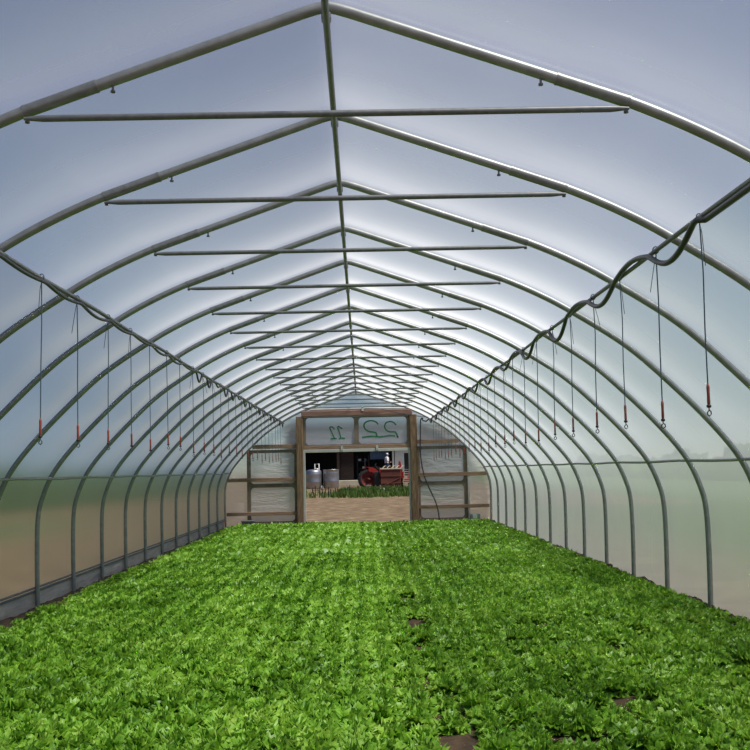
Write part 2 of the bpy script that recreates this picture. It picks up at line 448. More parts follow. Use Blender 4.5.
def post(x0, x1, label, jx0, jx1, zt):
    root = empty('door_post', ((x0+x1)/2, YE-.04, 0), label, 'post')
    cx = (x0+x1)/2
    MB().box(x0-cx, x1-cx, -.05, .09, -.1, zt, .012).build('post', M['wood'], root)
    MB().box(jx0-cx, jx1-cx, -.01, .10, -.05, 2.14, .004).build('jamb_strip', M['pale_trim'], root)['label'] = 'pale jamb strip'
post(-1.76, -1.565, 'weathered wooden post on the left of the doorway', -1.565, -1.505, 3.13)
post(1.54, 1.745, 'weathered wooden post on the right of the doorway', 1.485, 1.54, 3.13)

# header with the transom
tr = empty('door_header', (0, YE-.04, 0), 'reddish wooden header beam over the doorway with pale rolled film on top', 'beam')
MB().box(-1.60, 1.62, -.06, .08, 3.115, 3.29, .02).build('beam', M['wood_red'], tr)
MB().tube([(-1.35, .04, 3.325), (-.4, .03, 3.335), (.5, .03, 3.33), (1.40, .04, 3.315)], .035, 8).build('film_roll', M['white'], tr)
MB().box(.15, .21, -.075, -.045, 3.25, 3.37, .004).build('clip', M['bright'], tr)
def rounded(x0, x1, z0, z1, r, n=6):
    out = []
    for cx, cz, a0 in ((x1-r, z1-r, 0), (x0+r, z1-r, 90), (x0+r, z0+r, 180), (x1-r, z0+r, 270)):
        for k in range(n+1):
            a = math.radians(a0+90*k/n); out.append((cx+r*math.cos(a), cz+r*math.sin(a)))
    return out
def ring(m, outer, inner, y0, y1):
    n = len(outer)
    vs = [(x, y0, z) for x, z in outer]+[(x, y0, z) for x, z in inner]+[(x, y1, z) for x, z in outer]+[(x, y1, z) for x, z in inner]
    fs = []
    for i in range(n):
        j = (i+1) % n
        fs += [(i, j, n+j, n+i), (2*n+i, 3*n+i, 3*n+j, 2*n+j), (i, 2*n+i, 2*n+j, j), (n+i, n+j, 3*n+j, 3*n+i)]
    return m.add(vs, fs, False)
def rect_like(x0, x1, z0, z1, n=6):
    out = []
    for cx, cz, sx, sz in ((x1, z1, 1, 1), (x0, z1, -1, 1), (x0, z0, -1, -1), (x1, z0, 1, -1)):
        for k in range(n+1): out.append((cx, cz))
    return out
ts = empty('transom_window', (0, YE+.0, 0), 'two pane transom with green reversed numbers above the doorway', 'window')
mm = MB()
# two separate film panes in one wooden frame
ring(mm, rect_like(-1.56, -.005, 2.19, 3.11), rounded(-1.48, -.075, 2.305, 3.085, .10), -.02, .05)
ring(mm, rect_like(-.005, 1.54, 2.19, 3.11), rounded(.055, 1.455, 2.305, 3.07, .10), -.02, .05)
mm.build('frame', M['frame'], ts)
MB().box(-1.56, 1.54, -.035, .0, 2.175, 2.275, .006).build('bottom_rail', M['wood_h'], ts)
pl = MB().add([(x, .02, z) for x, z in rounded(-1.49, -.065, 2.295, 3.095, .10)], [tuple(range(28))], False).build('pane', M['film_pane'], ts)
pr = MB().add([(x, .02, z) for x, z in rounded(.045, 1.465, 2.295, 3.08, .10)], [tuple(range(28))], False).build('pane', M['film_pane'], ts)
def stroke(name, strokes, parent, r=.018, label=None):
    m = MB()
    for st in strokes:
        P = smooth([(x, 0, z) for x, z in st], 2)
        n = len(P); vs = []; fs = []
        for i in range(n):
            a = P[max(i-1, 0)]; b = P[min(i+1, n-1)]; t = (b-a).normalized(); nx, nz = -t.z, t.x
            for sgn in (-1, 1): vs.append((P[i].x+nx*r*sgn, .012, P[i].z+nz*r*sgn))
        for sgn in (-1, 1):
            pass
        k = len(vs); vs += [(x, .016, z) for x, y, z in vs]
        for i in range(n-1):
            fs += [(2*i, 2*i+1, 2*i+3, 2*i+2), (k+2*i, k+2*i+2, k+2*i+3, k+2*i+1), (2*i, 2*i+2, k+2*i+2, k+2*i), (2*i+1, k+2*i+1, k+2*i+3, 2*i+3)]
        m.add(vs, fs, False)
    o = m.build(name, M['green_ink'], parent)
    if label: o['label'] = label
# pixel scale at the wall is 34.4 px per metre; glyph shapes written in metres on the pane
def g(px, py): return (-1.505+(px-304-.02*(py-430))/34.4*1.0, 3.085-(py-417.3)/34.4)
stroke('numeral', [[g(333.2, 429.2), g(332.2, 427.0), g(329.6, 426.2), g(328.6, 427.6), g(330.0, 430.5), g(332.4, 435.5), g(333.6, 438.4)], [g(329.6, 438.4), g(332, 438.4), g(335.8, 438.4)]], pl, .017, 'green reversed digit one, first of two')
stroke('numeral', [[g(341.4, 428.6), g(339.2, 427.4), g(337.4, 425.8), g(336.5, 427.2), g(338, 431), g(339.3, 435.5), g(339.8, 438)], [g(337.8, 438.4), g(340, 437.8), g(344, 438.2)]], pl, .017, 'green reversed digit one, second of two')
stroke('numeral', [[g(377.2, 425.2), g(375, 422.2), g(370, 421), g(365.2, 422), g(362.6, 425), g(363.6, 429), g(367, 431.8), g(372, 432.6), g(375.4, 433.4), g(376, 436.8)], [g(361, 437.6), g(367, 437), g(372, 436.6), g(378, 437.6)]], pr, .02, 'large green reversed digit two')
stroke('numeral', [[g(395, 426.2), g(393, 423.4), g(389, 422.2), g(385, 423.4), g(383.2, 427), g(384.8, 431), g(389, 433), g(394, 432.6), g(395.4, 434.4), g(397, 438.4)], [g(378, 437.6), g(384, 437), g(389, 436.2), g(394, 437)], [g(395.8, 437.4), g(397.2, 438.6)]], pr, .019, 'thinner green reversed digit two')
hd = empty('door_track', (0, YE+.0, 0), 'pale horizontal track bar at the top of the doorway', 'track')
MB().box(-1.56, 1.54, -.05, .05, 2.08, 2.165, .006).build('bar', M['pale_trim'], hd)
for x in (-.44, .58): MB().box(x-.035, x+.035, -.07, -.045, 2.12, 2.25, .004).build('bracket', M['bright'], hd)

# wooden rails of the end wall
def rail(x0, x1, z0, z1, label, mat='wood_h', y=-.03):
    tag(MB().box(x0, x1, YE+y, YE+y+.05, z0, z1, .006).build('end_wall_rail', M[mat]), label, 'rail')
rail(-3.02, -1.765, 2.22, 2.34, 'upper brown rail on the end wall, left of the doorway')
rail(-3.76, -1.765, 1.28, 1.385, 'middle brown rail on the end wall, left of the doorway')
rail(-3.79, -1.765, .31, .405, 'lower brown rail on the end wall, left of the doorway')
rail(1.75, 2.95, 2.28, 2.39, 'upper brown rail on the end wall, right of the doorway')
rail(1.75, 3.73, 1.32, 1.43, 'middle brown rail on the end wall, right of the doorway')
rail(1.75, 3.79, .40, .50, 'lower brown rail on the end wall, right of the doorway')
# sliding doors parked beside the opening: two film panels in a rounded frame
def sliding_door(x0, x1, z0, z1, zm, label):
    root = empty('sliding_door', ((x0+x1)/2, YE+.025, 0), label, 'door')
    c = (x0+x1)/2; t = .11; a, b = x0-c, x1-c
    m = MB()
    ring(m, rect_like(a, b, zm, z1), rounded(a+t, b-t, zm+.055, z1-.09, .10), 0, .03)
    ring(m, rect_like(a, b, z0, zm), rounded(a+t, b-t, z0+.09, zm-.055, .10), 0, .03)
    m.build('frame', M['frame'], root)
    for p, q in ((zm+.05, z1-.08), (z0+.08, zm-.05)):
        MB().add([(x, .015, z) for x, z in rounded(a+t-.01, b-t+.01, p, q, .10)], [tuple(range(28))], False).build('panel', M['film_end'], root)
    return root
sliding_door(-3.20, -1.72, .04, 2.19, 1.16, 'film covered sliding door frame parked left of the doorway')
sliding_door(1.70, 3.18, .04, 2.20, 1.12, 'film covered sliding door frame parked right of the doorway')
tag(MB().box(3.185, 3.235, YE-.02, YE+.02, .02, 2.2, .004).build('trim_strip', M['pale_trim']), 'thin pale vertical strip beside the right sliding door', 'strip')
bx = empty('crate', (-3.14, YE-.22, 0), 'dark grey plastic crate at the foot of the end wall, left side', 'crate')
MB().box(-.18, .15, -.12, .12, 0, .17, .01).build('body', M['galv_dull'], bx); MB().box(-.20, .17, -.14, .14, .15, .19, .01).build('rim', M['galv_dull'], bx)
bx = empty('crate', (3.33, YE-.2, 0), 'small pale green box at the foot of the end wall, right side', 'box')
M['pale_green'] = simple('pale_green_plastic', (.16, .24, .18), (.24, .33, .26), rough=.5)
MB().box(-.13, .15, -.1, .1, 0, .24, .01).build('body', M['pale_green'], bx); MB().box(-.07, .06, -.112, -.098, .10, .22, .004).build('sticker', M['white'], bx)

# ------------------------------------------------------------------ soil floor
def hsh(x, y):
    return (math.sin(x*12.99+y*4.1)*.5+math.sin(x*27.1-y*17.7+1.3)*.3+math.sin(x*61.+y*43.)*.2)
xs = list(np.linspace(-3.86, 3.83, 150)); ys = list(np.linspace(YB, YE+.05, 320))
vs = []
for yy in ys:
    for x in xs:
        e = max(0, (x-3.52)/.31); e2 = max(0, (-3.55-x)/.31)
        z = .018*hsh(x, yy)-.01 + (.035+.035*hsh(x*1.3, yy*.8))*min(1, e) + .01*e2*hsh(x, yy*.6)
        vs.append((x, yy, z))
n = len(xs)
fs = [(i*n+j, i*n+j+1, (i+1)*n+j+1, (i+1)*n+j) for i in range(len(ys)-1) for j in range(n-1)]
tag(MB().add(vs, fs, True).build('floor', M['soil']), 'dark bare soil floor of the greenhouse', 'soil', kind='structure')
# lumps of soil along the right wall
def clod_mesh():
    m = MB()
    for k in range(170):
        y = 7.5+(YE-7.9)*random.random()**1.5; x = random.uniform(3.64, 3.80); r = random.uniform(.018, .05)
        if abs((y-Y1)/S-round((y-Y1)/S))*S < .06: x -= .12
        vs = []; fs = []; a, b = 6, 9
        ph = random.random()*9
        for i in range(a+1):
            for j in range(b):
                t, p = PI*i/a, 2*PI*j/b
                rr = r*(1+.28*math.sin(3*p+ph)*math.sin(2*t+ph)+.15*math.sin(5*t+2*p+ph))
                vs.append((x+rr*1.2*math.sin(t)*math.cos(p), y+rr*1.3*math.sin(t)*math.sin(p), .03+rr*.75*math.cos(t)))
        for i in range(a):
            for j in range(b): fs.append((i*b+j, (i+1)*b+j, (i+1)*b+(j+1) % b, i*b+(j+1) % b))
        m.add(vs, fs, True)
    return m
tag(clod_mesh().build('soil_clods', M['clod']), 'dark crumbly clods of soil along the foot of the right wall', 'soil', kind='stuff')

# ------------------------------------------------------------------ lettuce
def lettuce_np(seed, whorls, nu, nv, size=1.0):
    r = np.random.default_rng(seed); V = []; F = []
    for (cnt, tilt, L, W) in whorls:
        off = r.uniform(0, 6.28)
        for q in range(cnt):
            az = off+2*PI*q/cnt+r.uniform(-.25, .25); tl = math.radians(tilt+r.uniform(-9, 9))
            l = L*size*r.uniform(.85, 1.15); w = W*size*r.uniform(.85, 1.15)
            u = np.linspace(-1, 1, nu)[None, :]; v = np.linspace(0, 1, nv)[:, None]
            ph1, ph2 = r.uniform(0, 6.28, 2); fr = r.uniform(7.5, 10.5)
            wid = w*(.22+.78*np.sin(np.clip(v*1.12, 0, 1)*PI*.62))
            X = u*wid*(1-.12*v*u*u)
            vv = v*(1-.22*u*u*v)                        # rounded tip
            bend = tl*(.55+.75*vv)                       # leaf arches outward along its length
            R = l*vv*np.sin(bend); Z = l*vv*np.cos(bend)
            ruf = (np.abs(u)**1.3*.8+.45*v**3)*v
            amp = .033*size
            Z = Z+amp*ruf*np.sin(fr*u+3*v+ph1)+.35*w*(u*u)*(.35)*v
            R = R+amp*ruf*np.cos(fr*1.3*u+ph2)
            X = X+.3*amp*ruf*np.sin(fr*1.7*v+ph2)
            X, R, Z = np.broadcast_arrays(X, R, Z)
            x = (R+.006)*math.cos(az)-X*math.sin(az); y = (R+.006)*math.sin(az)+X*math.cos(az)
            o = sum(len(a) for a in V)
            V.append(np.stack([x, y, np.maximum(Z, -.005)+.008], -1).reshape(-1, 3))
            ii, jj = np.meshgrid(np.arange(nv-1), np.arange(nu-1), indexing='ij')
            a = (ii*nu+jj).ravel()+o
            F.append(np.stack([a, a+1, a+nu+1, a+nu], -1))
    return np.concatenate(V).astype(np.float32), np.concatenate(F)
W_HI = [(6, 78, .115, .056), (6, 56, .125, .054), (6, 34, .12, .048), (4, 12, .10, .04)]
W_MD = [(5, 74, .125, .072), (5, 46, .135, .068), (4, 18, .115, .058)]
W_LO = [(5, 70, .125, .08), (5, 35, .135, .078)]
def np_mesh(name, V, F, mat):
    me = bpy.data.meshes.new(name)
    me.vertices.add(len(V)); me.vertices.foreach_set('co', V.ravel())
    me.loops.add(F.size); me.loops.foreach_set('vertex_index', F.ravel().astype(np.int32))
    me.polygons.add(len(F)); me.polygons.foreach_set('loop_start', (np.arange(len(F))*4).astype(np.int32))
    me.polygons.foreach_set('use_smooth', np.ones(len(F), bool))
    me.update(calc_edges=True); me.validate(); me.materials.append(mat); return me
# planting grid
plants = []
rows = []
x = -3.50
while x < 3.66:
    rows.append(x)
    x += .197
CAMX, CAMZ = .13, 1.55
GAP = .56
for ri, xr in enumerate(rows):
    y = 4.45+random.uniform(0, .15)
    while y < 28.45:
        px = xr+random.uniform(-.018, .018)+.015*math.sin(y*.7+ri); py = y+random.uniform(-.035, .035)
        y += .175
        near = max(0, min(1, (11-py)/6))
        right = 1 if px > .1 else 0
        miss = .012+near*(.02+.035*right)
        if abs(px-GAP) < .10: miss = .4+.32*near
        if px < -3.3: miss = .45
        if px > 3.5: miss = .22
        # bare patches seen in the near right half
        for bx_, by_, br in ((.33, 6.05, .11), (1.35, 5.7, .12), (.30, 5.25, .10), (-.05, 5.15, .07), (1.9, 6.6, .13), (2.2, 8.4, .14), (1.75, 9.6, .13), (2.55, 9.2, .12), (-1.05, 7.6, .10), (-1.35, 6.6, .07), (-.68, 6.1, .06), (3.2, 9.5, .14), (2.9, 7.5, .12)):
            if (px-bx_)**2+((py-by_)*.8)**2 < br*br*1.5: miss = 1
        if random.random() < miss: continue
        plants.append((px, py, random.uniform(.78, 1.12)*(1 if px < .2 else .93)*(.75 if px < -3.3 else 1), random.uniform(0, 6.28), random.uniform(-.12, .12), random.uniform(-.12, .12)))
def in_view(p, pad=0.0):
    d = p[1]; return abs((p[0]-CAMX)/d*1000+.0*d) < 388+pad*1000/d and (CAMZ-.16)/d*1000 < 283+pad*300/d
near = sorted([p for p in plants if in_view(p, .03)], key=lambda p: p[1])
indiv = near[:300]; iset = set(id(p) for p in indiv)
variants = [np_mesh('lettuce_head', *lettuce_np(100+k, W_HI, 9, 6), M['lettuce']) for k in range(8)]
first_patch = [p for p in indiv]
for k, p in enumerate(indiv):
    o = bpy.data.objects.new('lettuce', variants[k % 8]); COL.objects.link(o)
    o.location = (p[0], p[1], -.005); o.scale = (p[2],)*3; o.rotation_euler = (p[4], p[5], p[3])
    tag(o, 'frilly green leaf lettuce head growing in the closest rows at the picture bottom', 'lettuce', 'lettuce heads in the closest rows')
libs = [[lettuce_np(300+k, W_HI, 8, 5) for k in range(6)], [lettuce_np(400+k, W_MD, 7, 4) for k in range(6)], [lettuce_np(500+k, W_LO, 5, 3) for k in range(6)]]
VV = []; FF = []; o = 0
for p in plants:
    if id(p) in iset: continue
    V, F = libs[0 if p[1] < 10.5 else 1 if p[1] < 17 else 2][random.randrange(6)]
    c, s = math.cos(p[3]), math.sin(p[3]); Vn = V*p[2]
    Zt = Vn[:, 2]-Vn[:, 0]*p[4]-Vn[:, 1]*p[5]
    VV.append(np.stack([Vn[:, 0]*c-Vn[:, 1]*s+p[0], Vn[:, 0]*s+Vn[:, 1]*c+p[1], Zt-.005], -1)); FF.append(F+o); o += len(V)
ob = bpy.data.objects.new('lettuce_bed', np_mesh('lettuce_bed', np.concatenate(VV).astype(np.float32), np.concatenate(FF), M['lettuce']))
COL.objects.link(ob)
tag(ob, 'dense bed of green leaf lettuce stretching back to the end wall', 'lettuce bed', kind='stuff')
print('plants', len(plants), 'indiv max y', indiv[-1][1], 'bed faces', len(ob.data.polygons))
# small seedlings and weeds along the walls
VV = []; FF = []; o = 0
for k in range(260):
    sgn = random.random() < .62
    y = random.uniform(8.5, 28); x = random.uniform(-3.62, -3.2) if sgn else random.uniform(3.25, 3.62)
    V, F = libs[1][random.randrange(6)]; sc = random.uniform(.25, .6); c, s = math.cos(k), math.sin(k)
    Vn = V*sc; VV.append(np.stack([Vn[:, 0]*c-Vn[:, 1]*s+x, Vn[:, 0]*s+Vn[:, 1]*c+y, Vn[:, 2]], -1)); FF.append(F+o); o += len(V)
ob = bpy.data.objects.new('seedlings', np_mesh('seedlings', np.concatenate(VV).astype(np.float32), np.concatenate(FF), M['weed'])); COL.objects.link(ob)
tag(ob, 'small yellow green seedlings on the soil margins beside the walls', 'seedlings', kind='stuff')

# ------------------------------------------------------------------ outside
def ground_mat():
    m, nt, out = new_mat('yard_ground'); L = nt.links.new
    p = N(nt, 'ShaderNodeBsdfPrincipled'); p.inputs['Roughness'].default_value = .95
    f = noise(nt, 1.6, 8, .7, coord='World')
    sand = ramp(nt, f, [(.35, (.11, .07, .033)), (.5, (.185, .122, .062)), (.66, (.33, .25, .15))])
    f2 = noise(nt, 5, 6, .7, coord='World')
    grs = ramp(nt, f2, [(.3, (.045, .085, .022)), (.7, (.12, .17, .05))])
    g = N(nt, 'ShaderNodeNewGeometry'); sp = N(nt, 'ShaderNodeSeparateXYZ'); L(g.outputs['Position'], sp.inputs[0])
    sh = N(nt, 'ShaderNodeMath', operation='ADD'); L(sp.outputs['X'], sh.inputs[0]); sh.inputs[1].default_value = 2.6
    ab = N(nt, 'ShaderNodeMath', operation='ABSOLUTE'); L(sh.outputs[0], ab.inputs[0])
    mr = N(nt, 'ShaderNodeMapRange'); mr.inputs['From Min'].default_value = 7.2; mr.inputs['From Max'].default_value = 10
    L(ab.outputs[0], mr.inputs['Value'])
    lt = N(nt, 'ShaderNodeMath', operation='LESS_THAN'); L(sp.outputs['Y'], lt.inputs[0]); lt.inputs[1].default_value = 40
    gx = N(nt, 'ShaderNodeMath', operation='GREATER_THAN'); L(sp.outputs['X'], gx.inputs[0]); gx.inputs[1].default_value = 14
    mxx = N(nt, 'ShaderNodeMath', operation='MAXIMUM'); L(lt.outputs[0], mxx.inputs[0]); L(gx.outputs[0], mxx.inputs[1]); lt = mxx
    mu = N(nt, 'ShaderNodeMath', operation='MULTIPLY'); L(mr.outputs[0], mu.inputs[0]); L(lt.outputs[0], mu.inputs[1])
    mx = N(nt, 'ShaderNodeMix', data_type='RGBA'); L(mu.outputs[0], mx.inputs['Factor']); L(sand, mx.inputs['A']); L(grs, mx.inputs['B'])
    L(mx.outputs['Result'], p.inputs['Base Color']); L(bump(nt, f, .6, .1), p.inputs['Normal'])
    L(p.outputs[0], out.inputs['Surface']); return m
tag(MB().add([(-400, -300, -.06), (400, -300, -.06), (400, 600, -.06), (-400, 600, -.06)], [(0, 1, 2, 3)], False).build('ground', ground_mat()), 'sandy yard with grass beyond, outside the greenhouse', 'ground', kind='structure')

# grass strip behind the sandy path
V = []; F = []; o = 0
for k in range(5200):
    x = random.uniform(-4.5, 6.0); y = random.triangular(57.5, 79, 62)
    if x < -1.6 and y > 66 and random.random() < .9: continue
    if x < -.6 and random.random() < min(.8, .25+(-.6-x)*.35): continue
    h = random.uniform(.18, .46)*(1 if x > -1.5 else .75); a = random.uniform(0, PI); w = random.uniform(.03, .06); bx, by = random.uniform(-.12, .12), random.uniform(-.12, .12)
    c, s = math.cos(a)*w, math.sin(a)*w
    V += [(x-c, y-s, -.06), (x+c, y+s, -.06), (x+c*.7+bx*.4, y+s*.7+by*.4, h*.6), (x-c*.7+bx*.4, y-s*.7+by*.4, h*.6), (x+bx+.004, y+by, h), (x+bx-.004, y+by, h)]
    F += [(o, o+1, o+2, o+3), (o+3, o+2, o+4, o+5)]; o += 6
ob = bpy.data.objects.new('grass', np_mesh('grass', np.array(V, np.float32), np.array(F), M['grass'])); COL.objects.link(ob)
tag(ob, 'strip of green grass across the yard beyond the sandy path', 'grass', kind='stuff')

# hedge rows beyond the side yards
def hedge(x0, label, seed, hh):
    r = np.random.default_rng(seed); nx, nyy = 22, 240
    t = np.linspace(0, PI, nx)[None, :]; y = np.linspace(-40, 150, nyy)[:, None]
    h = hh+.4*np.sin(y*.13+seed)+.8*np.sin(y*.31); d = 2.6
    k = 1+.06*np.sin(3*t+y*1.1)+.05*np.sin(7*t-y*2.3)+.12*r.standard_normal((nyy, nx))
    X = x0+d*np.cos(t)*k+0*y; Z = -.1+h*np.sin(t)**.7*k; Y = np.broadcast_to(y, X.shape)+.15*r.standard_normal((nyy, nx))
    V = np.stack([X, Y, Z], -1).reshape(-1, 3).astype(np.float32)
    ii, jj = np.meshgrid(np.arange(nyy-1), np.arange(nx-1), indexing='ij'); a = (ii*nx+jj).ravel()
    o = bpy.data.objects.new('hedge', np_mesh('hedge', V, np.stack([a, a+1, a+nx+1, a+nx], -1), M['grass'])); COL.objects.link(o)
    tag(o, label, 'hedge', kind='stuff')
hedge(-31, 'green hedge seen blurred through the left side film', 1, 5.5)
hedge(34, 'green hedge seen blurred through the right side film', 2, 1.8)

# low stake fence
M['dark'] = simple('dark_timber', (.02, .018, .016), (.045, .04, .036), rough=.9)
fe = empty('stake_fence', (-1.75, 61, -.06), 'low dark fence of stakes in front of the steel tanks', 'fence')
mm = MB()
mm.tube([(-1.15, 0, .46), (-.6, .02, .47), (.2, 0, .45), (1.15, .02, .46)], .02, 6)
mm.build('wire', M['dark'], fe)
for k in range(13):
    x = -1.15+2.3*k/12+random.uniform(-.05, .05)
    MB().tube([(x, 0, 0), (x+random.uniform(-.03, .03), 0, random.uniform(.5, .72))], .026, 6).build('stake', M['dark'], fe)

# steel tanks
M['steel'] = simple('stainless', (.34, .34, .36), (.42, .42, .44), rough=.45, metal=.9, scale=3)
def tank(x, y, r, h, label, dome, handle):
    root = empty('milk_tank', (x, y, -.06), label, 'tank', 'stainless tanks in the yard')
    prof = [(0, .04), (r*.96, .04), (r, .08)]
    for k in (2, 4): prof += [(r, h*k/5-.025), (r*1.012, h*k/5), (r, h*k/5+.025)]
    prof += [(r, h-.06)]+([(r*.9, h+.04), (r*.55, h+.12), (0, h+.15)] if dome else [(r*1.03, h-.04), (r*1.03, h), (r*.97, h), (r*.96, h-.08), (0, h-.08)])
    MB().lathe(prof, seg=36).build('body', M['steel'], root)
    for a in range(4):
        MB().lathe([(0, -.02), (.05, -.02), (.05, .06), (0, .06)], (r*.75*math.cos(a*PI/2+.8), r*.75*math.sin(a*PI/2+.8), 0), seg=8).build('foot', M['galv_dull'], root)
    if handle:
        mm = MB(); xo = r*.45
        mm.tube([(xo-.19, -.1, h), (xo-.19, -.1, h+.62), (xo+.19, -.1, h+.62), (xo+.19, -.1, h)], .05, 8)
        mm.tube([(xo-.19, -.1, h+.2), (xo+.19, -.1, h+.2)], .04, 8)
        mm.build('frame', M['white'], root)
        MB().lathe([(.2, h+.1), (.2, h+.2), (0, h+.21)], (xo, 0, 0), seg=16).build('hatch', M['steel'], root)
    return root
tank(-4.27, 91, .71, 1.62, 'domed stainless steel tank with a white lifting frame, beside the left door post', True, True)
tank(-2.70, 91.3, .71, 1.72, 'flat topped stainless steel tank, right of the domed one', False, False)
pt = empty('jug', (-3.48, 89.5, -.06), 'small white jug on the ground between the two steel tanks', 'jug')
MB().lathe([(0, 0), (.10, 0), (.115, .04), (.115, .22), (.04, .29), (.04, .33), (0, .33)], seg=14).build('body', M['pale_trim'], pt)
MB().lathe([(.045, .32), (.045, .36), (0, .36)], seg=10).build('cap', M['dark'], pt)

# barn
M['barn_dark'] = simple('dark_barn_board', (.012, .016, .022), (.035, .042, .05), rough=.9, scale=1.2, stretch=(5, 1, .4))
M['barn_wall'] = simple('pale_barn_wall', (.36, .37, .36), (.46, .47, .46), rough=.8, scale=1)
M['barn_brown'] = simple('brown_barn_door', (.016, .010, .008), (.04, .022, .016), rough=.85, scale=2, stretch=(1, 1, 8))
M['fascia'] = simple('barn_fascia', (.30, .31, .34), (.38, .39, .42), rough=.7, scale=1)
M['roof'] = simple('barn_roof', (.21, .22, .24), (.29, .30, .32), rough=.7, scale=1)
M['concrete'] = simple('concrete', (.42, .38, .28), (.55, .50, .38), rough=.9, scale=2)
M['blue'] = simple('blue_tarp', (.03, .07, .16), (.06, .12, .24), rough=.6)
BY = 105
bn = empty('barn', (0, BY, -.06), 'dark open fronted barn with a pale right wing behind the yard', 'barn')
MB().box(-7.5, 12, 7.8, 8.2, 0, 6.2).build('rear_wall', M['barn_dark'], bn)
MB().box(-7.7, -7.4, 0, 8, 0, 6.2).build('side_wall', M['barn_dark'], bn)
MB().box(-7.5, 3.45, -.1, .25, 3.6, 6.2).build('fascia', M['fascia'], bn)
mw = MB()
mw.box(3.5, 4.55, -.1, .2, 0, 6.2); mw.box(4.55, 7.2, -.1, .2, 3.28, 6.2); mw.box(4.55, 7.2, -.1, .2, 0, .9); mw.box(7.2, 12, -.1, .2, 0, 6.2); mw.box(4.55, 7.2, 2, 2.2, .8, 3.4)
mw.build('front_wall', M['barn_wall'], bn)
MB().box(4.55, 7.2, .25, .3, .9, 3.28).build('window', M['black'], bn)
MB().prism([(-8, 6.2), (12.5, 6.2), (12.5, 6.5), (-8, 6.5)], -.8, 8.8).build('roof', M['roof'], bn)
for x in (-7.3, -2.35, 3.45): MB().box(x-.14, x+.14, -.1, .2, 0, 3.7).build('post', M['barn_brown'] if x != 3.45 else M['barn_wall'], bn)
MB().box(-2.15, -.75, .3, .42, .45, 3.6).build('door', M['barn_brown'], bn)
MB().box(-7.5, 3.4, .05, 7.8, 0, .04).build('floor_slab', M['dark'], bn)
dk = tag(MB().box(-2.3, .15, BY-2.2, BY-.3, -.06, .52, .03).build('loading_dock', M['concrete']), 'low pale concrete dock before the dark barn', 'dock')
# clutter inside the open barn
def clutter(name, x, y, w, d, h, mat, label, cat, z=0):
    root = empty(name, (x, y, -.06+z), label, cat)
    MB().box(-w/2, w/2, -d/2, d/2, 0, h, .02).build('body', M[mat], root)
    MB().box(-w/2-.03, w/2+.03, -d/2-.03, d/2+.03, h, h+.08, .02).build('lid', M[mat], root)
    return root
sh = empty('storage_rack', (.25, BY+1.0, -.06), 'dark storage rack with small pale bins inside the barn', 'rack')
for sx in (-.6, .6): MB().box(sx-.05, sx+.05, -.3, .3, 0, 3.1).build('upright', M['dark'], sh)
for z in (.9, 1.7, 2.5): MB().box(-.65, .65, -.3, .3, z, z+.06).build('shelf', M['dark'], sh)
for k, (x, z, w) in enumerate(((-.35, 2.56, .3), (.25, 2.56, .22), (.05, 1.76, .25), (.42, .96, .2))):
    tag(MB().box(.25+x-w/2, .25+x+w/2, BY+.8, BY+1.1, z-.06, z+.16, .02).build('storage_bin', M['white' if k % 2 == 0 else 'blue']), ['pale bin at the left end of the top rack shelf in the barn', 'blue bin on the top rack shelf in the barn', 'pale bin on the middle rack shelf in the barn', 'blue bin on the lowest rack shelf in the barn'][k], 'bin')
clutter('drum', 1.55, BY+1.2, .9, .9, 1.9, 'dark', 'dark covered bin inside the barn behind the tractor', 'bin')
tp = empty('tarp_roll', (2.0, BY+.6, -.06), 'blue tarpaulin hanging at the barn front above the tractor', 'tarp')
mm = MB(); 
vs = []; 
for i in range(9):
    for j in range(15): vs.append((-1.0+2.0*j/14, .06*math.sin(j*1.4)+.03*math.sin(i), 2.7+1.0*i/8))
mm.add(vs, [(i*15+j, i*15+j+1, (i+1)*15+j+1, (i+1)*15+j) for i in range(8) for j in range(14)])
so = mm.build('sheet', M['blue'], tp); sm = so.modifiers.new('thick', 'SOLIDIFY'); sm.thickness = .02

# tractor (side on, nose to the right)
M['tred'] = simple('tractor_red', (.33, .018, .016), (.47, .035, .03), rough=.35, scale=4)
M['rim_red'] = simple('dull_rim_red', (.13, .018, .014), (.22, .032, .025), rough=.75, scale=4)
M['rust'] = simple('rusty_red', (.10, .028, .019), (.19, .058, .038), rough=.75, scale=2.2)
M['tyre'] = simple('tyre_rubber', (.02, .02, .02), (.045, .042, .038), rough=.9)
TX, TY = .66, 81.2
tr_ = empty('tractor', (TX, TY, -.06), 'red tractor with large red rimmed rear wheel beyond the doorway', 'tractor')
def wheel(name, x, y, r, w, parent):
    prof = [(r*.72, -w/2), (r*.9, -w/2), (r*.985, -w*.4), (r, -w*.25), (r, w*.25), (r*.985, w*.4), (r*.9, w/2), (r*.72, w/2), (r*.72, -w/2)]
    ty = MB().lathe(prof, (x, y, r), 'y', 36)
    for k in range(22):
        a = 2*PI*k/22
        for sg in (-1, 1):
            aa = a+(PI/22 if sg > 0 else 0)
            p0 = Vector((x+math.cos(aa)*r, y, r+math.sin(aa)*r)); p1 = Vector((x+math.cos(aa+.16)*r*.985, y+sg*w*.48, r+math.sin(aa+.16)*r*.985))
            ty.tube([p0, p1], .028*r/.85, 5)
    t = ty.build(name, M['tyre'], parent)
    MB().lathe([(r*.74, -w*.40), (r*.68, -w*.42), (r*.62, -w*.2), (r*.25, -w*.15), (r*.22, -w*.30), (0, -w*.32)], (x, y, r), 'y', 32).build('rim', M['rim_red'], t)
    MB().lathe([(0, -w*.45), (.07*r/.85, -w*.45), (.09*r/.85, -w*.36)], (x, y, r), 'y', 14).build('hub', M['rust'], t)
wheel('wheel', 0, -.75, .86, .46, tr_); wheel('wheel', 0, .75, .86, .46, tr_)
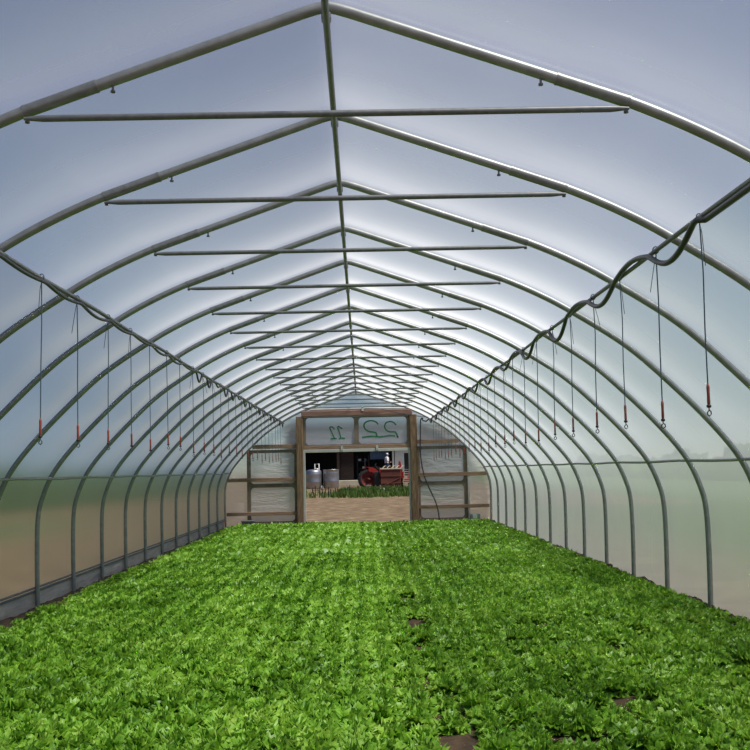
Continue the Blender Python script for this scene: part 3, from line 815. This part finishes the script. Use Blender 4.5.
wheel('wheel', 2.35, -.65, .5, .26, tr_); wheel('wheel', 2.35, .65, .5, .26, tr_)
for sy in (-.75, .75):
    vs = []; 
    for i in range(13):
        a = math.radians(8+112*i/12)
        for (r_, yy) in ((.95, sy-.27), (.98, sy-.27), (.98, sy+.27), (.95, sy+.27)): vs.append((math.cos(a)*r_, yy, .86+math.sin(a)*r_))
    fs = [(4*i+k, 4*i+(k+1) % 4, 4*i+4+(k+1) % 4, 4*i+4+k) for i in range(12) for k in range(4)]+[(0, 1, 2, 3), (51, 50, 49, 48)]
    fm = MB().add(vs, fs, False)
    ap = [(math.cos(math.radians(8+82*i/8))*.95, .86+math.sin(math.radians(8+82*i/8))*.95) for i in range(9)]+[(math.cos(math.radians(90-82*i/8))*.62, .86+math.sin(math.radians(90-82*i/8))*.62) for i in range(9)]
    yo = sy-.27 if sy < 0 else sy+.24
    n9 = 9; fm.add([(x, yo, z) for x, z in ap]+[(x, yo+.03, z) for x, z in ap], [(i, i+1, 16-i, 17-i) for i in range(8)]+[(18+i+1, 18+i, 18+17-i, 18+16-i) for i in range(8)]+[(i, 18+i, 18+(i+1) % 18, (i+1) % 18) for i in range(18)], False)
    fm.build('fender', M['tred'], tr_)
MB().box(-.5, .9, -.4, .4, .55, 1.15, .08).box(.6, 2.6, -.28, .28, .6, 1.0, .06).build('chassis', M['dark'], tr_)
MB().prism([(.85, 1.05), (2.75, .95), (2.75, 1.5), (2.5, 1.66), (.85, 1.78)], -.34, .34).build('hood', M['tred'], tr_)
MB().box(2.75, 2.8, -.3, .3, .95, 1.5, .02).build('grille', M['dark'], tr_)
MB().tube([(1.7, .1, 1.6), (1.7, .1, 2.5)], .04, 8).build('exhaust', M['dark'], tr_)
MB().box(-.25, .25, -.25, .25, 1.15, 1.28, .04).box(-.32, -.22, -.25, .25, 1.2, 1.65, .04).build('seat', M['dark'], tr_)
MB().tube([(.85, 0, 1.5), (.55, 0, 1.95)], .03, 8).build('steering_column', M['dark'], tr_)
MB().tube([(.52+.12*math.cos(a)*.8, .22*math.sin(a), 1.97+.12*math.cos(a)) for a in np.linspace(0, 2*PI, 18, False)], .02, 6, closed=True).build('steering_wheel', M['dark'], tr_)
mm = MB()
for sy in (-.4, .4): mm.tube([(-.3, sy, 1.1), (-.3, sy, 2.55)], .035, 8)
mm.tube([(-.3, -.4, 2.55), (-.3, .4, 2.55)], .035, 8); mm.build('roll_bar', M['dark'], tr_)

# rusty red box implement in front of the tractor
bxr = empty('hopper_box', (2.34, 79.6, -.06), 'rusty red sheet metal box standing in front of the tractor', 'box')
mm = MB().box(-.75, .84, -.5, .5, .12, 1.62, .02); mm.build('body', M['rust'], bxr)
mm = MB()
for z in (.5, 1.05): mm.box(-.77, .86, -.54, -.5, z, z+.07)
mm.tube([(-.7, -.52, .25), (.8, -.52, .95)], .03, 6); mm.build('brace', M['rust'], bxr)
MB().box(-.80, .88, -.56, .56, 1.60, 1.70, .02).build('rim', M['concrete'], bxr)
for sx in (-.6, .74):
    for sy in (-.4, .4): MB().box(sx-.06, sx+.06, sy-.06, sy+.06, 0, .15).build('foot', M['dark'], bxr)
dkp = empty('dark_gap_block', (1.32, 79.75, -.06), 'narrow black block standing in for the dark gap between the tractor wheel and the rusty box', 'dark gap')
MB().box(-.22, .2, -.3, .3, .05, 1.45, .02).build('body', M['black'], dkp); MB().box(-.2, .18, -.32, -.3, .1, 1.4, .01).build('door', M['black'], dkp)  # black block and front plate, added where only a dark gap shows

# pallets with pale slats beside the box
M['pallet'] = simple('pallet_wood', (.45, .36, .25), (.62, .52, .38), rough=.85, scale=3, stretch=(1, 8, 8))
pz = -.06
PN = ['lowest', 'second', 'third', 'fourth', 'fifth', 'sixth', 'seventh', 'eighth', 'topmost']
for k in range(9):
    o = empty('pallet', (3.98+random.uniform(-.06, .06), 80.1, pz), f'{PN[k]} pale wooden pallet '+('in' if k in (0, 8) else 'from the bottom in')+' the stack beside the rusty box', 'pallet', 'pallets stacked beside the rusty box')
    for z in (0, .15):
        for yy in (-.5, -.25, 0, .25, .5): MB().box(-.6, .6, yy-.06, yy+.06, z, z+.025, .003).build('slat', M['pallet'], o)
    for xx in (-.55, 0, .55):
        MB().box(xx-.05, xx+.05, -.55, .55, .025, .15, .003).build('stringer', M['pallet'], o)
    pz += .1755
# rake like poles on the box rim
for k in range(5):
    x = 1.75+.36*k
    tag(MB().tube([(x, 79.35, 1.645), (x+.18, 79.5, 1.83)], .03, 6).tube([(x+.18, 79.5, 1.83), (x+.30, 79.5, 1.80)], .025, 6).build('wooden_peg', M['pallet']), ['short pale peg at the left end of the rusty box rim', 'second pale peg from the left on the rusty box rim', 'middle pale peg on the rusty box rim', 'fourth pale peg from the left on the rusty box rim', 'pale peg at the right end of the rusty box rim'][k], 'peg', 'pegs on the rusty box rim')
# red machinery behind the pallets
im = empty('hay_tedder', (3.85, 84, -.06), 'red angular farm machine behind the pallet stack', 'machine')
MB().box(-.9, 1.3, -.3, .3, .55, .8, .03).build('frame', M['tred'], im)
for x in (-.6, .35, 1.1):
    MB().prism([(x-.32, .7), (x+.32, .7), (x+.12, 2.2), (x-.02, 2.3)], -.2, .2).build('shield', M['tred'], im)
    MB().lathe([(0, -.06), (.28, -.06), (.3, 0), (.28, .06), (0, .06)], (x, -.32, .3), 'y', 18).build('wheel', M['tyre'], im)

# person in white on the tractor deck
def person():
    root = empty('person', (2.17, 82.9, 1.13), 'person in white cap and white shirt up behind the tractor hood', 'person')
    M['skin'] = simple('skin', (.38, .21, .14), (.45, .26, .18), rough=.6)
    M['shirt'] = simple('white_shirt', (.72, .72, .70), (.82, .82, .80), rough=.8)
    M['jeans'] = simple('blue_jeans', (.05, .07, .13), (.08, .1, .18), rough=.9)
    P = {'pel': (0, 0, .93, .15), 'ch': (.02, 0, 1.25, .165), 'nk': (.03, 0, 1.47, .06), 'hd0': (.05, 0, 1.56, .085), 'hd1': (.06, 0, 1.66, .09),
         'lh': (0, -.1, .86, .10), 'lk': (.06, -.12, .48, .065), 'la': (0, -.12, .08, .045), 'lt': (.16, -.13, .03, .035),
         'rh': (0, .1, .86, .10), 'rk': (.03, .12, .48, .065), 'ra': (-.03, .12, .08, .045), 'rt': (.13, .13, .03, .035),
         'ls': (.02, -.19, 1.40, .062), 'le': (.06, -.26, 1.12, .045), 'lw': (.26, -.22, 1.0, .032), 'lm': (.34, -.20, 1.01, .04),
         'rs': (.02, .19, 1.40, .062), 're': (.06, .26, 1.12, .045), 'rw': (.26, .22, 1.0, .032), 'rm': (.34, .20, 1.01, .04)}
    E = ['pel-ch', 'ch-nk', 'nk-hd0', 'hd0-hd1', 'pel-lh', 'lh-lk', 'lk-la', 'la-lt', 'pel-rh', 'rh-rk', 'rk-ra', 'ra-rt', 'ch-ls', 'ls-le', 'le-lw', 'lw-lm', 'ch-rs', 'rs-re', 're-rw', 'rw-rm']
    keys = list(P); me = bpy.data.meshes.new('body')
    V = [P[k][:3] for k in keys]; Ed = [tuple(keys.index(t) for t in e.split('-')) for e in E]
    R = [P[k][3] for k in keys]
    for side, m in (('lm', -1), ('rm', 1)):
        b = keys.index(side)
        for q in range(4):
            V.append((.42, m*.20+(q-1.5)*.022, 1.0-.012*abs(q-1.5))); R.append(.010); Ed.append((b, len(V)-1))
        V.append((.37, m*.145, 1.03)); R.append(.011); Ed.append((b, len(V)-1))
    me.from_pydata(V, Ed, [])
    o = bpy.data.objects.new('body', me); COL.objects.link(o); o.parent = root; me.materials.append(M['skin'])
    me.skin_vertices or o.modifiers.new('skin', 'SKIN')
    if 'skin' not in o.modifiers: o.modifiers.new('skin', 'SKIN')
    for i, sv in enumerate(me.skin_vertices[0].data): sv.radius = (R[i], R[i]); sv.use_root = (i == 0)
    sb = o.modifiers.new('sub', 'SUBSURF'); sb.levels = 1; sb.render_levels = 1
    def ell(prof_pts, name, mat):  # (x,y,z,rx,ry)
        vs = []; n = 16
        for x, y, z, rx, ry in prof_pts: vs += [(x+rx*math.cos(2*PI*k/n), y+ry*math.sin(2*PI*k/n), z) for k in range(n)]
        m = MB().add(vs, [(i*n+k, i*n+(k+1) % n, (i+1)*n+(k+1) % n, (i+1)*n+k) for i in range(len(prof_pts)-1) for k in range(n)], True)
        return m
    m = ell([(0, 0, .84, .16, .19), (0, 0, 1.0, .165, .195), (.02, 0, 1.25, .185, .225), (.02, 0, 1.40, .15, .22), (.03, 0, 1.47, .07, .09)], 'shirt', 0)
    for s_ in (-1, 1): m.tube([(.02, s_*.18, 1.41), (.04, s_*.235, 1.25), (.06, s_*.262, 1.12)], [.078, .07, .066], 12, caps=False)
    m.build('shirt', M['shirt'], root)
    m = ell([(0, 0, .96, .165, .195), (0, 0, .82, .165, .19)], 'x', 0)
    for s_ in (-1, 1): m.tube([(0, s_*.1, .86), (.05, s_*.12, .48), (-.01, s_*.12, .08)], [.115, .082, .07], 12, caps=False)
    m.build('trousers', M['jeans'], root)
    ell([(.055, 0, 1.655, .098, .092), (.055, 0, 1.70, .103, .096), (.05, 0, 1.75, .08, .075), (.05, 0, 1.775, .01, .01)], 'x', 0).prism([(.10, 1.655), (.24, 1.645), (.24, 1.655), (.10, 1.675)], -.07, .07).build('cap', M['shirt'], root)
    ell([(.0, 0, 1.50, .05, .075), (.01, 0, 1.58, .075, .09), (.02, 0, 1.65, .082, .093)], 'x', 0).build('hair', M['dark'], root)
    mm = MB()
    for s_ in (-1, 1): mm.lathe([(0, -.008), (.026, -.006), (.026, .006), (0, .008)], (.139, s_*.035, 1.625), 'x', 10)
    mm.build('sunglasses', M['black'], root)
    MB().lathe([(0, 0), (.012, .004), (.004, .03), (0, .03)], (.135, 0, 1.585), 'x', 8).build('nose', M['skin'], root)
person()
tag(MB().box(1.75, 2.75, 82.55, 83.25, 1.05, 1.125, .02).build('deck', M['dark']), 'dark deck carrying the person behind the tractor', 'deck')
mm = MB()
for x in (1.82, 2.68):
    for y in (82.62, 83.18): tag(MB().tube([(x, y, -.06), (x, y, 1.06)], .04, 8).build('leg', M['dark'], bpy.data.objects['deck'], None))
# small white frame in the grass
st = empty('crate_stand', (1.40, 64, -.06), 'small white frame standing in the grass before the rusty box', 'stand')
mm = MB()
mm.tube([(-.11, 0, 0), (-.11, 0, .42), (.11, 0, .42), (.11, 0, 0)], .022, 6); mm.tube([(-.11, 0, .2), (.11, 0, .2)], .02, 6); mm.build('frame', M['white'], st)
dp = empty('bucket', (.62, 77.5, -.06), 'pale bucket on the grass by the tractor wheel', 'bucket')
MB().lathe([(0, 0), (.15, 0), (.2, .42), (.22, .43), (.19, .43), (.14, .03), (0, .03)], seg=18).build('body', M['white'], dp)
MB().tube([(.2*math.cos(a), -.02, .42+.16*math.sin(a)) for a in np.linspace(0, PI, 9)], .012, 5).build('handle', M['dark'], dp)

# ------------------------------------------------------------------ sky, sun, camera
w = bpy.data.worlds.new('World'); SC.world = w; w.use_nodes = True
nt = w.node_tree; nt.nodes.clear()
out = nt.nodes.new('ShaderNodeOutputWorld'); bg = nt.nodes.new('ShaderNodeBackground'); sky = nt.nodes.new('ShaderNodeTexSky')
sky.sky_type = 'NISHITA'; sky.sun_disc = False
AZ = math.radians(114); EL = math.radians(61)        # azimuth from +Y towards +X
sky.sun_elevation = EL; sky.sun_rotation = AZ
sky.air_density = 1.0; sky.dust_density = .2; sky.ozone_density = 3.0; sky.altitude = 2500
tn = nt.nodes.new('ShaderNodeMix'); tn.data_type = 'RGBA'; tn.blend_type = 'MULTIPLY'; tn.inputs['Factor'].default_value = 1

wt = nt.nodes.new('ShaderNodeTexCoord'); ws = nt.nodes.new('ShaderNodeSeparateXYZ'); nt.links.new(wt.outputs['Generated'], ws.inputs[0])
nt.links.new(ramp(nt, ws.outputs['Z'], [(0, (1, .99, .96)), (.14, (.86, .93, .97)), (.25, (.58, .80, 1.0)), (.40, (.25, .64, 1.12)), (1, (.22, .60, 1.14))]), tn.inputs['B'])
nt.links.new(sky.outputs[0], tn.inputs['A'])
nt.links.new(tn.outputs['Result'], bg.inputs['Color']); bg.inputs['Strength'].default_value = .066
nt.links.new(bg.outputs[0], out.inputs['Surface'])
sd = Vector((math.sin(AZ)*math.cos(EL), math.cos(AZ)*math.cos(EL), math.sin(EL)))
sl = bpy.data.lights.new('sun', 'SUN'); sl.energy = 5.2; sl.angle = math.radians(9); sl.color = (1, .955, .88)
so = bpy.data.objects.new('sun', sl); COL.objects.link(so); so.rotation_euler = (-sd).to_track_quat('-Z', 'Y').to_euler()

cam = bpy.data.cameras.new('camera'); co = bpy.data.objects.new('camera', cam); COL.objects.link(co); SC.camera = co
cam.sensor_fit = 'HORIZONTAL'; cam.sensor_width = 36; cam.lens = 36*1000/750; cam.clip_start = .05; cam.clip_end = 2000
pitch, yaw, roll = .09437, .0150, .0225
fw = Vector((math.sin(yaw)*math.cos(pitch), math.cos(yaw)*math.cos(pitch), math.sin(pitch)))
r0 = Vector((math.cos(yaw), -math.sin(yaw), 0)); u0 = r0.cross(fw)
c, s = math.cos(roll), math.sin(roll)
r = r0*c-u0*s; u = r0*s+u0*c
mat = Matrix((r, u, -fw)).transposed().to_4x4(); mat.translation = (CAMX, 0, CAMZ)
co.matrix_world = mat
SC.view_settings.view_transform = 'Standard'; SC.view_settings.look = 'None'
SC.view_settings.exposure = 0.0; SC.view_settings.gamma = 1
SC.view_settings.use_curve_mapping = False
SC.cycles.max_bounces = 10; SC.cycles.sample_clamp_indirect = 7; SC.cycles.transparent_max_bounces = 24; SC.cycles.diffuse_bounces = 5; SC.cycles.transmission_bounces = 8
